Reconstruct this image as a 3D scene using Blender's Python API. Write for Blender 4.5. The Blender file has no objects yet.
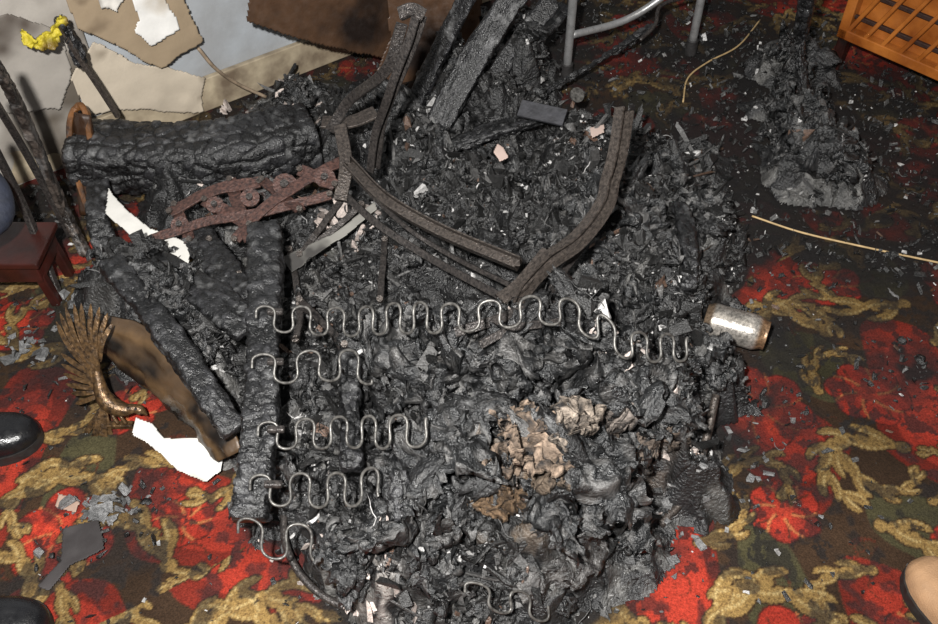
import bpy, math, random
import numpy as np
from mathutils import Vector, Matrix
random.seed(7); rng=np.random.default_rng(11)
sc=bpy.context.scene
sc.view_settings.view_transform='Standard'
# ------------------------------------------------------------------ camera
CH=1.5; PITCH=math.radians(47); FPX=900.0
cam_d=bpy.data.cameras.new('camera'); cam=bpy.data.objects.new('camera',cam_d)
sc.collection.objects.link(cam); sc.camera=cam
cam.location=(0,0,CH); cam.rotation_euler=(math.radians(90)-PITCH,0,0)
cam_d.sensor_width=36; cam_d.lens=36*FPX/938; cam_d.clip_start=.02
cp,sp=math.cos(PITCH),math.sin(PITCH)
def ray(u,v):
    a=(u-469)/FPX; b=(312-v)/FPX
    return np.array([a, cp+b*sp, -sp+b*cp])
def spot(u,v,z=0.0):
    """survey measurement -> world position of a point known to be z metres above the floor"""
    d=ray(u,v); t=(CH-z)/-d[2]
    return np.array([d[0]*t, d[1]*t, z])
def S(*pts): return [spot(*p) for p in pts]
WP=np.array([-0.775,2.195,0.]); WD=np.array([0.789,0.614,0.]); WN=np.array([0.614,-0.789,0.])
def wallpt(u,v,off=0.0):
    d=ray(u,v); o=np.array([0,0,CH]); p0=WP+WN*off
    t=np.dot(p0-o,WN)/np.dot(d,WN); return o+d*t
# ------------------------------------------------------------------ noise
T2=rng.random((256,256))
def vn2(x,y,s=0):
    x=np.asarray(x)+s*17.3; y=np.asarray(y)+s*5.9
    xi=np.floor(x).astype(int); yi=np.floor(y).astype(int); fx=x-xi; fy=y-yi
    fx=fx*fx*(3-2*fx); fy=fy*fy*(3-2*fy)
    a=T2[xi&255,yi&255]; b=T2[(xi+1)&255,yi&255]; c=T2[xi&255,(yi+1)&255]; d=T2[(xi+1)&255,(yi+1)&255]
    return a*(1-fx)*(1-fy)+b*fx*(1-fy)+c*(1-fx)*fy+d*fx*fy
def fbm2(x,y,o=4,s=0):
    r=0;a=.5;t=0
    for i in range(o): r=r+a*vn2(x*2**i,y*2**i,s+i); t+=a; a*=.5
    return r/t
def ridge2(x,y,o=4,s=0):
    r=0;a=.5;t=0
    for i in range(o): r=r+a*(1-abs(2*vn2(x*2**i,y*2**i,s+i)-1)); t+=a; a*=.5
    return r/t
def worley(x,y,s=0):
    xi=np.floor(x).astype(int); yi=np.floor(y).astype(int)
    F1=np.full(np.shape(x),9.);F2=F1.copy(); ID=np.zeros(np.shape(x))
    for i in(-1,0,1):
        for j in(-1,0,1):
            cx=(xi+i);cy=(yi+j)
            px=cx+T2[(cx+s)&255,(cy+s*3)&255]; py=cy+T2[(cx+s+101)&255,(cy+53)&255]
            d=np.hypot(px-x,py-y); idv=T2[(cx+7)&255,(cy+191)&255]
            near=d<F1
            F2=np.where(near,F1,np.minimum(F2,d)); ID=np.where(near,idv,ID); F1=np.where(near,d,F1)
    return F1,F2,ID
# ------------------------------------------------------------------ materials
def lin(c):
    return tuple(((x/255)/12.92 if x/255<=.04045 else ((x/255+.055)/1.055)**2.4) for x in c)
def mat(name,col=None,rough=.6,metal=0.,noise=.35,nscale=40,bump=.3,bscale=120,vor=0,spec=.5,col2=None,rr=.15):
    m=bpy.data.materials.new(name); m.use_nodes=True; nt=m.node_tree; N=nt.nodes; L=nt.links
    b=N['Principled BSDF']; b.inputs['Metallic'].default_value=metal
    b.inputs['Specular IOR Level'].default_value=spec
    tc=N.new('ShaderNodeNewGeometry')
    n1=N.new('ShaderNodeTexNoise'); n1.inputs['Scale'].default_value=nscale; n1.inputs['Detail'].default_value=6
    L.new(tc.outputs['Position'],n1.inputs['Vector'])
    if col is None:
        a=N.new('ShaderNodeAttribute'); a.attribute_name='Col'; src=a.outputs['Color']
    else:
        r=N.new('ShaderNodeRGB'); r.outputs[0].default_value=(*lin(col),1); src=r.outputs[0]
    mp=N.new('ShaderNodeMapRange'); mp.inputs[1].default_value=.3; mp.inputs[2].default_value=.7
    L.new(n1.outputs[0],mp.inputs[0])
    mx=N.new('ShaderNodeMix'); mx.data_type='RGBA'
    if col2 is None:
        mp.inputs[3].default_value=1-noise; mp.inputs[4].default_value=1+noise
        mx.blend_type='MULTIPLY'; mx.inputs[0].default_value=1
        L.new(src,mx.inputs[6]); L.new(mp.outputs[0],mx.inputs[7])
    else:
        L.new(mp.outputs[0],mx.inputs[0]); L.new(src,mx.inputs[6]); mx.inputs[7].default_value=(*lin(col2),1)
    L.new(mx.outputs[2],b.inputs['Base Color'])
    mr=N.new('ShaderNodeMapRange'); mr.inputs[1].default_value=.3; mr.inputs[2].default_value=.7
    mr.inputs[3].default_value=max(.05,rough-rr); mr.inputs[4].default_value=min(1,rough+rr)
    n3=N.new('ShaderNodeTexNoise'); n3.inputs['Scale'].default_value=nscale*1.7; L.new(tc.outputs['Position'],n3.inputs['Vector'])
    L.new(n3.outputs[0],mr.inputs[0]); L.new(mr.outputs[0],b.inputs['Roughness'])
    n2=N.new('ShaderNodeTexNoise'); n2.inputs['Scale'].default_value=bscale; n2.inputs['Detail'].default_value=5
    L.new(tc.outputs['Position'],n2.inputs['Vector'])
    bp=N.new('ShaderNodeBump'); bp.inputs['Strength'].default_value=bump; bp.inputs['Distance'].default_value=.006
    h=n2.outputs[0]
    L.new(h,bp.inputs['Height']); L.new(bp.outputs[0],b.inputs['Normal'])
    return m
M_char=mat('charred_material',None,rough=.44,noise=.6,nscale=60,bump=1.,bscale=170,spec=.7,rr=.2)
M_shard=mat('ash_shard_material',None,rough=.48,noise=.4,nscale=150,bump=.6,bscale=300,spec=.7)
M_wood_char=mat('charred_wood_material',None,rough=.42,noise=.5,nscale=110,bump=.6,bscale=220,spec=.7,rr=.2)
M_cloth=mat('burnt_cloth_material',None,rough=.42,noise=.6,nscale=60,bump=1.,bscale=170,spec=.75,rr=.2)
M_foam=mat('scorched_foam_material',None,rough=.75,noise=.6,nscale=90,bump=1.,bscale=200,spec=.3)
M_rust=mat('rusted_steel_material',(98,70,62),rough=.5,metal=.2,noise=.4,nscale=140,bump=.5,bscale=200,col2=(44,34,33))
M_bar=mat('burnt_steel_material',(80,75,72),rough=.36,metal=.4,nscale=170,bump=.4,bscale=260,col2=(34,32,32))
M_bar2=mat('brown_steel_material',(92,84,78),rough=.36,metal=.4,nscale=170,bump=.4,bscale=260,col2=(42,38,36))
M_spring=mat('spring_wire_material',(112,110,106),rough=.42,metal=.4,nscale=120,bump=.2,col2=(52,50,48))
M_rail=mat('alloy_tube_material',(165,165,165),rough=.35,metal=.6,noise=.15,bump=.05)
M_rub=mat('rubber_material',(40,38,38),rough=.7,noise=.2)
M_paper=mat('paper_material',None,rough=.8,noise=.06,nscale=25,bump=.1)
M_brass=mat('tarnished_brass_material',(112,86,56),rough=.38,metal=.5,nscale=110,bump=.4,col2=(42,33,26))
M_plain=mat('painted_colour_material',None,rough=.4,noise=.2,nscale=30,bump=.15)
M_leather=mat('black_leather_material',(20,20,22),rough=.3,noise=.2,bump=.15,bscale=300)
M_tan=mat('tan_suede_material',(156,122,90),rough=.75,noise=.12,bump=.3,bscale=400)
M_sole=mat('sole_material',(30,26,24),rough=.7)
M_oak=mat('varnished_wood_material',(176,106,46),rough=.32,noise=.25,nscale=14,bump=.1,col2=(120,62,22))
M_redwood=mat('mahogany_material',(62,24,18),rough=.4,nscale=14,bump=.1,col2=(24,14,12))
# ------------------------------------------------------------------ mesh helpers
def quadmesh(name,V,F,material,C=None,smooth=False,parent=None):
    V=np.asarray(V,dtype=np.float32).reshape(-1,3); F=np.asarray(F,dtype=np.int32); k=F.shape[1]
    me=bpy.data.meshes.new(name); me.vertices.add(len(V)); me.vertices.foreach_set('co',V.ravel())
    me.loops.add(F.size); me.loops.foreach_set('vertex_index',F.ravel())
    me.polygons.add(len(F)); me.polygons.foreach_set('loop_start',np.arange(0,F.size,k,dtype=np.int32))
    me.polygons.foreach_set('use_smooth',np.full(len(F),smooth,dtype=bool))
    me.update(calc_edges=True)
    if C is not None:
        C=np.asarray(C,dtype=np.float32); C=np.broadcast_to(C,(len(V),3)) if C.ndim==1 else C
        at=me.color_attributes.new('Col','FLOAT_COLOR','POINT')
        at.data.foreach_set('color',np.concatenate([C,np.ones((len(V),1),dtype=np.float32)],1).astype(np.float32).ravel())
    me.validate(); me.materials.append(material)
    o=bpy.data.objects.new(name,me); sc.collection.objects.link(o)
    if parent: o.parent=parent
    return o
def empty(name,loc=(0,0,0)):
    o=bpy.data.objects.new(name,None); sc.collection.objects.link(o); return o
class Acc:
    def __init__(s): s.V=[];s.F=[];s.C=[];s.n=0
    def add(s,V,F,C):
        V=np.asarray(V,float).reshape(-1,3);F=np.asarray(F,int)
        s.V.append(V);s.F.append(F+s.n);C=np.asarray(C,float)
        s.C.append(np.broadcast_to(C,(len(V),3)) if C.ndim==1 else C); s.n+=len(V)
    def out(s,name,m,smooth=False,parent=None):
        return quadmesh(name,np.concatenate(s.V),np.concatenate(s.F),m,np.concatenate(s.C),smooth,parent)
def gridF(n,m,wrap=False):
    i=np.arange(n-1)[:,None]; j=np.arange(m if wrap else m-1)[None,:]; j2=(j+1)%m
    return np.stack([i*m+j,(i+1)*m+j,(i+1)*m+j2,i*m+j2],-1).reshape(-1,4)
def spline(P,n):
    P=np.asarray(P,float)
    if len(P)==2: return P[0]+(P[1]-P[0])*np.linspace(0,1,n)[:,None]
    Q=np.vstack([2*P[0]-P[1],P,2*P[-1]-P[-2]]); out=[]
    for t in np.linspace(0,len(P)-1-1e-6,n):
        i=int(t);f=t-i;a,b,c,d=Q[i:i+4]
        out.append(.5*((2*b)+(-a+c)*f+(2*a-5*b+4*c-d)*f*f+(-a+3*b-3*c+d)*f**3))
    return np.array(out)
def frames(P,up=(0,0,1)):
    T=np.gradient(P,axis=0); T/=np.linalg.norm(T,axis=1)[:,None]+1e-9
    up=np.asarray(up,float); A=np.cross(T,up); ln=np.linalg.norm(A,axis=1)[:,None]
    A=np.where(ln<1e-3,np.array([1.,0,0]),A/(ln+1e-9)); B=np.cross(A,T); return T,A,B
def sweepVF(P,sec,scale=None,up=(0,0,1)):
    P=np.asarray(P,float); T,A,B=frames(P,up); n=len(P);k=len(sec)
    s=np.ones(n) if scale is None else np.asarray(scale)
    s=s if s.ndim==2 else np.stack([s,s],1)
    V=P[:,None]+A[:,None]*(sec[None,:,0,None]*s[:,0,None,None])+B[:,None]*(sec[None,:,1,None]*s[:,1,None,None])
    V=V.reshape(-1,3); F=gridF(n,k,True)
    V=np.vstack([V,P[0],P[-1]]); j=np.arange(k); o=(n-1)*k
    return V,F,np.stack([j,(j+1)%k,np.full(k,n*k)],1),np.stack([o+(j+1)%k,o+j,np.full(k,n*k+1)],1)
def build(name,V,F4,tris,material,C=None,smooth=False,parent=None):
    me=bpy.data.meshes.new(name); me.from_pydata([tuple(v) for v in V],[],[tuple(f) for f in F4.tolist()]+[tuple(f) for t in tris for f in t.tolist()])
    me.polygons.foreach_set('use_smooth',[smooth]*len(me.polygons))
    if C is not None:
        C=np.asarray(C,float); C=np.broadcast_to(C,(len(V),3)) if C.ndim==1 else C
        at=me.color_attributes.new('Col','FLOAT_COLOR','POINT'); at.data.foreach_set('color',np.c_[C,np.ones(len(V))].astype(np.float32).ravel())
    me.materials.append(material); me.update()
    o=bpy.data.objects.new(name,me); sc.collection.objects.link(o)
    if parent: o.parent=parent
    return o
def circ(r,k=10): a=np.arange(k)/k*2*np.pi; return np.stack([np.cos(a)*r,np.sin(a)*r],1)
def rect(w,t,bv=.15):
    w/=2;t/=2;b=min(w,t)*bv*2
    return np.array([(w,-t+b),(w,t-b),(w-b,t),(-w+b,t),(-w,t-b),(-w,-t+b),(-w+b,-t),(w-b,-t)])
def chan(w,t,th):  # U channel section
    w/=2
    return np.array([(w,0),(w,t),(w-th,t),(w-th,th),(-w+th,th),(-w+th,t),(-w,t),(-w,0)])
def tube(name,pts,r,material,parent=None,n=None,k=10,scale=None,C=None):
    P=spline(pts,n or max(2,len(pts)*8)) ; V,F,a,b=sweepVF(P,circ(r,k),scale); return build(name,V,F,(a,b),material,C,True,parent)
def bar(name,pts,w,t,material,parent=None,up=(0,0,1),n=None,sec=None,scale=None,C=None,wob=0):
    P=spline(pts,n or max(2,len(pts)*6))
    if wob: P=P+(rng.random(P.shape)-.5)*wob
    V,F,a,b=sweepVF(P,rect(w,t) if sec is None else sec,scale,up); return build(name,V,F,(a,b),material,C,False,parent)
def disc(name,c,r,h,material,parent,axis=(0,0,1)):
    c=np.array(c);a=np.array(axis,float);a/=np.linalg.norm(a)
    P=np.array([c-a*h/2,c+a*h/2]); V,F,x,y=sweepVF(P,circ(r,14),None,(0.3,1,.2)); return build(name,V,F,(x,y),material,None,False,parent)
def charbeam(name,pts,w,t,parent=None,up=(0,0,1),cell=.022,depth=.005,base=(.012,.012,.013),endcol=None,seed=1,rough=.004,step=.004,aniso=.8,e=.35):
    pts=[np.array(p) for p in pts]; L=sum(np.linalg.norm(pts[i+1]-pts[i]) for i in range(len(pts)-1))
    n=max(12,int(L/step)); k=int(max(40,2*(w+t)/.0045)); P=spline(pts,n); T,A,B=frames(P,up)
    fine=np.linspace(0,2*np.pi,4000); fx=np.sign(np.cos(fine))*abs(np.cos(fine))**e*w/2; fy=np.sign(np.sin(fine))*abs(np.sin(fine))**e*t/2
    ar=np.r_[0,np.cumsum(np.hypot(np.diff(fx),np.diff(fy)))]; tg=np.arange(k)/k*ar[-1]
    sx=np.interp(tg,ar,fx); sy=np.interp(tg,ar,fy)
    s=np.linspace(0,L,n)[:,None]+np.zeros((1,k)); per=tg[None,:]+np.zeros((n,1))
    F1,F2,ID=worley(s/cell+seed*3,per/cell/aniso,seed)
    cr=np.clip((F2-F1)/.25,0,1)
    d=depth*(cr-1)+rough*(fbm2(s*60,per*60,3,seed)-.5)*2+ (fbm2(s*9,per*6,2,seed+4)-.5)*rough*4+(ID-.5)*depth*.8
    d=np.where(np.minimum(s,L-s)<.006,d-.003,d)
    r=np.hypot(sx,sy)[None,:]; f=(r+d)/r
    V=P[:,None]+A[:,None]*(sx[None,:]*f)[...,None]+B[:,None]*(sy[None,:]*f)[...,None]
    V=np.vstack([V.reshape(-1,3),P[0],P[-1]]); F=gridF(n,k,True); j=np.arange(k);o=(n-1)*k
    c0=np.stack([j,(j+1)%k,np.full(k,n*k)],1); c1=np.stack([o+(j+1)%k,o+j,np.full(k,n*k+1)],1)
    g=(.3+1.9*ID**2*cr)[...,None]*np.array(base)+ (np.clip(fbm2(s*40,per*40,3,seed+9)-.64,0,1)*.4)[...,None]
    C=np.vstack([g.reshape(-1,3),np.array(endcol if endcol else base),np.array(base)])
    if endcol: C[:k*2]=np.array(endcol)*.8
    return build(name,V,F,(c0,c1),M_wood_char,C,True,parent)
def inpoly(x,y,P):
    c=np.zeros(x.shape,bool);n=len(P)
    for i in range(n):
        x1,y1=P[i];x2,y2=P[(i+1)%n]
        if y1==y2: continue
        c^=((y1>y)!=(y2>y))&(x<(x2-x1)*(y-y1)/(y2-y1)+x1)
    return c
def patch(name,pts3,normal,material,colfn,res=.003,thick=.0015,bulge=None,tear=.006,parent=None,seed=0,smooth=True):
    """flat/curled torn sheet lying in the plane of pts3, outline = pts3"""
    pts3=np.array(pts3);c=pts3.mean(0);nn=np.array(normal,float);nn/=np.linalg.norm(nn)
    ex=np.cross(nn,[0,0,1.]); 
    if np.linalg.norm(ex)<.05: ex=np.array([1.,0,0])
    ex/=np.linalg.norm(ex); ey=np.cross(nn,ex)
    P=np.stack([(pts3-c)@ex,(pts3-c)@ey],1); mn=P.min(0)-.01;mx=P.max(0)+.01
    nx=int((mx[0]-mn[0])/res)+2;ny=int((mx[1]-mn[1])/res)+2
    X,Y=np.meshgrid(np.linspace(mn[0],mx[0],nx),np.linspace(mn[1],mx[1],ny),indexing='ij')
    jx=X+(fbm2(X*18,Y*18,3,seed)-.5)*tear*3; jy=Y+(fbm2(X*18,Y*18,3,seed+5)-.5)*tear*3
    ins=inpoly(jx,jy,P)
    Z=(fbm2(X*12,Y*12,2,seed+3)-.5)*.012 if bulge is None else bulge(X,Y)
    V=c+X[...,None]*ex+Y[...,None]*ey+Z[...,None]*nn
    V2=V-thick*nn; V=V.reshape(-1,3)
    F=gridF(nx,ny); keep=ins.ravel()[F].all(1); F=F[keep]
    used=np.unique(F); mp=-np.ones(nx*ny,int); mp[used]=np.arange(len(used)); F=mp[F]
    Vt=V[used]; Vb=V2.reshape(-1,3)[used]; m=len(used)
    E=np.concatenate([F[:,[0,1]],F[:,[1,2]],F[:,[2,3]],F[:,[3,0]]]); key=E[:,0]*m+E[:,1]; rk=E[:,1]*m+E[:,0]
    bd=E[~np.isin(key,rk)]
    W=np.stack([bd[:,1],bd[:,0],bd[:,0]+m,bd[:,1]+m],1)
    FF=np.concatenate([F,F[:,::-1]+m,W]); C=colfn(X.ravel()[used],Y.ravel()[used]); C=np.broadcast_to(np.array(C,float),(m,3))
    return quadmesh(name,np.vstack([Vt,Vb]),FF,material,np.vstack([C,C]),smooth,parent)
def loft(name,A,B,n,m,material,col,bulge=0,wr=.004,parent=None,seed=0,up=(0,0,1)):
    a=spline(A,n);b=spline(B,n);t=np.linspace(0,1,m)
    V=a[:,None]*(1-t)[None,:,None]+b[:,None]*t[None,:,None]
    nr=np.cross(a[-1]-a[0],b[0]-a[0]);nr/=np.linalg.norm(nr)
    if nr@(np.array([0,0,CH])-a[0])<0: nr=-nr
    I,J=np.meshgrid(np.linspace(0,1,n),t,indexing='ij')
    Z=bulge*np.sin(np.pi*J)+wr*(ridge2(I*7,J*4,3,seed)-.5)*2
    V=V+Z[...,None]*nr; C=col(I.ravel(),J.ravel()) if callable(col) else np.array(col)
    V2=V-nr*.004; N=n*m; F=gridF(n,m)
    E=np.concatenate([F[:,[0,1]],F[:,[1,2]],F[:,[2,3]],F[:,[3,0]]]); key=E[:,0]*N+E[:,1]; rk=E[:,1]*N+E[:,0]; bd=E[~np.isin(key,rk)]
    W=np.stack([bd[:,1],bd[:,0],bd[:,0]+N,bd[:,1]+N],1)
    C=np.broadcast_to(C,(N,3))
    return quadmesh(name,np.vstack([V.reshape(-1,3),V2.reshape(-1,3)]),np.concatenate([F,F[:,::-1]+N,W]),material,np.vstack([C,C]),True,parent)
# ------------------------------------------------------------------ heap height
BL=[(480,370,.28,.15),(400,350,.2,.1),(560,380,.27,.15),(640,410,.21,.11),(680,385,.12,.06),(450,450,.27,.15),(540,460,.26,.14),(610,460,.16,.09),
(400,520,.17,.11),(470,560,.11,.1),(550,560,.12,.07),(370,570,.06,.07),(600,515,.06,.06),(300,490,.05,.1),(300,400,.06,.14),(300,300,.05,.14),
(180,310,.13,.09),(140,280,.1,.08),(205,360,.1,.06),(110,290,.05,.06),(400,260,.04,.2),(330,230,.07,.15),(240,200,.08,.12),(200,180,.07,.1),
(450,190,.06,.2),(520,220,.08,.15),(420,130,.1,.15),(620,230,.14,.17),(690,235,.12,.11),(640,300,.13,.13),(700,290,.06,.07),(600,160,.1,.14),(680,160,.05,.1),
(480,110,.15,.12),(515,60,.20,.09),(450,70,.22,.09),(360,110,.08,.12),(300,100,.05,.1),(825,155,.12,.09),(800,110,.1,.08),(790,60,.06,.08),(720,380,.06,.05)]
BW=[(spot(u,v,h*.7),h,r) for u,v,h,r in BL]
def H0(x,y):
    s=0
    for c,h,r in BW:
        d=np.hypot(x-c[0],y-c[1])/r; s=s+(h*np.exp(-np.abs(d)**2.6*.9))**4
    return s**.25
def H(x,y):
    h=H0(x+(fbm2(x*9,y*9,3,40)-.5)*.14,y+(fbm2(x*9,y*9,3,50)-.5)*.14)
    m=np.clip(h/.06,0,1)+np.clip((h-.1)*5,0,.5)
    F1,F2,ID=worley(x*15+fbm2(x*20,y*20,2,9)*1.5,y*15+fbm2(x*20,y*20,2,8)*1.5,5)
    z=h+m*((ridge2(x*6.5,y*6.5,3,3)-.58)*.17+(ridge2(x*22,y*22,3,13)-.5)*.035+(ID-.5)*.035*np.clip((F2-F1)/.15,0,1))
    return np.maximum(z,np.clip(h/.05,0,1)*.006)*np.clip(h/.012,0,1)
# ------------------------------------------------------------------ floor (patterned carpet)
TW,TH,RS=.66,.9,.0022
nx,ny=int(TW/RS),int(TH/RS)
X,Y=np.meshgrid((np.arange(nx)+.5)*RS,(np.arange(ny)+.5)*RS,indexing='ij')
def field(): return np.full(X.shape,1.)
def dab(Fd,x,y,r):
    dx=(X-x+TW/2)%TW-TW/2; dy=(Y-y+TH/2)%TH-TH/2
    np.minimum(Fd,np.hypot(dx,dy)-r,out=Fd)
gold=field();hi=field();dk=field();red=field();redhi=field();vein=field()
def lobe(x,y,h,L,r0,bend):
    n=9
    for i in range(n):
        t=i/(n-1); r=r0*(.55+1.5*t-1.5*t*t) if i<n-1 else r0*.3; hh=h+bend*t
        if i: x+=math.cos(hh)*L/n; y+=math.sin(hh)*L/n
        dab(gold,x,y,r)
        if 0<i<n-1: dab(hi,x-math.sin(hh)*r*.5,y+math.cos(hh)*r*.5,r*.3)
        if i<n-2: dab(dk,x+math.sin(hh)*r*.25,y-math.cos(hh)*r*.25,.0016)
def acanthus(x,y,h,size,curl):
    n=16
    for i in range(n):
        t=i/(n-1); hh=h+curl*t**1.5; st=size*2.3/n*(1-.4*t)
        x+=math.cos(hh)*st; y+=math.sin(hh)*st
        dab(gold,x,y,size*.06*(1-.6*t)+.003)
        dab(dk,x,y,.002)
        if i%3==1:
            L=size*(.58-.3*t)
            lobe(x,y,hh+.95,L,size*.072*(1-.35*t),-1.3)
            lobe(x,y,hh-.95,L*.85,size*.072*(1-.35*t),1.3)
    for q in range(6): dab(gold,x+math.cos(q)*size*.05,y+math.sin(q)*size*.05,size*.035)
def flower(x,y,r):
    for k in range(6):
        a=k/6*6.283+x*9; dab(red,x+math.cos(a)*r*.7,y+math.sin(a)*r*.7,r*.42)
        for q in np.linspace(.3,.95,10):
            b=a+.6*q; dab(redhi,x+math.cos(b)*r*q,y+math.sin(b)*r*q,.0028)
            b=a+.45-.3*q; dab(vein,x+math.cos(b)*r*q,y+math.sin(b)*r*q,.0026)
    dab(red,x,y,r*.8)
flower(.14,.20,.09);flower(.47,.62,.1);flower(.33,.42,.06);flower(.02,.52,.07);flower(.54,.15,.075);flower(.2,.80,.07);flower(.34,.12,.05)
for q in [(.28,.02,1.4,.18,3.6),(.04,.33,.2,.19,-3.6),(.64,.38,2.2,.17,3.4),(.32,.66,3.0,.18,-3.5),(.40,.88,-.1,.16,3.6),(.44,.32,-.9,.16,-3.4),(.08,.66,1.5,.16,3.4),
  (.22,.32,2.6,.13,3.),(.58,.76,.6,.17,-3.3),(.02,.06,.9,.15,3.4),(.24,.54,.3,.13,-3.2),(.52,.48,-2.,.13,3.),(.46,.06,-.4,.13,-2.8),(.14,.46,-.6,.11,3.1),(.60,.56,1.2,.11,-3.),(.38,.24,2.4,.11,3.),(.10,.12,-1.5,.11,-3.),(.30,.78,.9,.11,3.1),(.56,.28,-.2,.11,3.2)]: acanthus(*q)
for q in range(34):   # fine curling tendrils
    x=rng.random()*TW;y=rng.random()*TH;h=rng.random()*6.28;cu=rng.choice([-1,1])*(3+2*rng.random())
    for i in range(18): h+=cu*.02*(1+i*.35); x+=math.cos(h)*.006; y+=math.sin(h)*.006; dab(vein,x,y,.0028*(1-i/24))
def c3(*c): return np.array(lin(c))
tile=np.zeros((nx,ny,3))+c3(56,41,29)
ph=2*np.pi*X/TW; pv=2*np.pi*Y/TH
nz=.5+.25*np.sin(ph*2+1.3*np.sin(pv))+.25*np.sin(pv*2+1.1*np.cos(ph*1)+1)
tile[nz>.55]=c3(112,38,28); tile[nz>.76]=c3(152,50,36); tile[nz<.25]=c3(66,62,42)
m_=red<.003; tile[m_]=c3(72,28,22); m_=red<0; tile[m_]=c3(154,48,35); tile[red<-.028]=c3(172,58,40)
tile[vein<0]=c3(80,38,26)
tile[redhi<0]=c3(176,108,66)
tile[(gold<.003)]=c3(48,33,22); tile[gold<0]=c3(134,108,64); tile[(gold<0)&(dk<0)]=c3(84,62,38); tile[(hi<0)&(gold<0)]=c3(166,144,98)
def axis_(a,b,c,d,f,g):
    return np.unique(np.round(np.concatenate([np.arange(a,b,g),np.arange(b,c,f),np.arange(c,d,g)]),5))
xs=axis_(-3.2,-1.3,1.6,3.8,.0032,.014); ys=axis_(-.9,.5,1.95,4.6,.0032,.007)
GX,GY=np.meshgrid(xs,ys,indexing='ij')
an=math.radians(33); wx=GX+(fbm2(GX*5,GY*5,1,21)-.5)*.03; wy=GY+(fbm2(GX*5,GY*5,1,22)-.5)*.03
U=(wx*math.cos(an)+wy*math.sin(an)); Vv=(-wx*math.sin(an)+wy*math.cos(an))
row=np.floor(Vv/TH); U=U+row*.31
def samp(U,V):
    a=(U%TW)/RS; b=(V%TH)/RS; i=np.floor(a).astype(int); j=np.floor(b).astype(int); fa=(a-i)[...,None]; fb=(b-j)[...,None]
    return tile[i%nx,j%ny]*(1-fa)*(1-fb)+tile[(i+1)%nx,j%ny]*fa*(1-fb)+tile[i%nx,(j+1)%ny]*(1-fa)*fb+tile[(i+1)%nx,(j+1)%ny]*fa*fb
ci=samp(U,Vv)
def sootf(x,y):
    h=H0(x,y); s=np.clip(h/.02,0,1)*.96
    for u,v,r,a in [(640,200,.5,.95),(740,170,.45,.95),(800,110,.5,.95),(460,200,.7,.95),(440,420,.38,.9),(120,320,.22,.8),(860,150,.45,.92),(700,430,.18,.8),(520,30,.5,.95),(250,60,.5,.95),(730,330,.2,.8),(760,220,.32,.85),(900,230,.36,.75),(640,540,.12,.55),(120,520,.12,.6),(60,560,.08,.6),(320,560,.13,.7),(900,380,.14,.75),(700,40,.5,.8),(920,150,.4,.8),(830,320,.12,.55),(20,215,.28,.9),(740,470,.1,.6),(650,600,.1,.4),(60,400,.12,.6),(760,390,.12,.7)]:
        c=spot(u,v); d=np.hypot(x-c[0],y-c[1])/r; s=np.maximum(s,a*np.clip(1.25-d,0,1)**.7)
    n=fbm2(x*14,y*14,5,31)
    return np.clip(s*1.3-(n-.38)*2.2*(1-s*.6),0,.985)
so=sootf(GX,GY)[...,None]
spk=(fbm2(GX*45,GY*45,3,77)>.58)[...,None]*.8
so=np.clip(np.maximum(so,spk*(so>.05)),0,1)
spk2=np.clip((fbm2(GX*30,GY*30,4,79)-.57)*8,0,.7)[...,None]; so=np.maximum(so,spk2)
dirt=np.clip(fbm2(GX*5,GY*5,3,61)*1.3+.2,0,1.05)[...,None]
ci=ci*(1-so)*dirt+so*np.array([.013,.012,.012])
GZ=(fbm2(GX*90,GY*90,2,8)-.5)*.002
M_carpet=mat('carpet_material',None,rough=.88,noise=.4,nscale=300,bump=.45,bscale=420,spec=.15)
quadmesh('floor',np.stack([GX,GY,GZ-.001],-1),gridF(len(xs),len(ys)),M_carpet,ci.reshape(-1,3),True)
# ------------------------------------------------------------------ wall
def box(name,o,ex,ey,ez,material,parent=None,C=None):
    o,ex,ey,ez=[np.array(q,float) for q in(o,ex,ey,ez)]
    V=[o,o+ex,o+ex+ey,o+ey,o+ez,o+ex+ez,o+ex+ey+ez,o+ey+ez]
    F=np.array([(0,3,2,1),(4,5,6,7),(0,1,5,4),(1,2,6,5),(2,3,7,6),(3,0,4,7)])
    if np.dot(np.cross(ex,ey),ez)<0: F=F[:,::-1]
    ob=quadmesh(name,V,F,material,C,False,parent)
    md=ob.modifiers.new('bevel','BEVEL'); md.width=.003; md.segments=2
    return ob
M_wall=mat('smoke_stained_plaster_material',(176,182,188),rough=.85,noise=.1,nscale=5,bump=.2,bscale=60,col2=(140,140,140))
M_base=mat('old_painted_trim_material',(190,176,150),rough=.5,nscale=14,bump=.1,col2=(110,96,80))
w0=WP-WD*1.6; 
box('wall_back',w0+[0,0,-.002],WD*5.6,-WN*.12,[0,0,2.4],M_wall)
box('baseboard_back',w0+WN*.001,WD*5.6,WN*.018,[0,0,.1],M_base)
def stain(base,dark,sc_=9,th=.5,seed=0,amt=1.):
    def f(x,y):
        n=np.clip((fbm2(x*sc_,y*sc_,4,seed)-th)*6,0,1)[:,None]*amt
        return np.array(lin(base))*(1-n)+np.array(lin(dark))*n
    return f
pw=empty('peeling_wallpaper')
def wsheet(nm,uv,off,cf,seed,b=None): 
    return patch(nm,[wallpt(u,v,off) for u,v in uv],WN,M_paper,cf,.004,.002,b,.006,pw,seed)
wsheet('cream_sheet',[(95,40),(130,60),(205,75),(202,112),(120,112),(88,118),(70,80)],.03,stain((186,174,156),(110,98,82),8,.6,3),3)
wsheet('brown_sheet',[(60,-10),(178,-10),(205,40),(160,72),(115,45),(80,30)],.05,stain((150,132,108),(92,76,58),10,.56,4),4)
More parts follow.
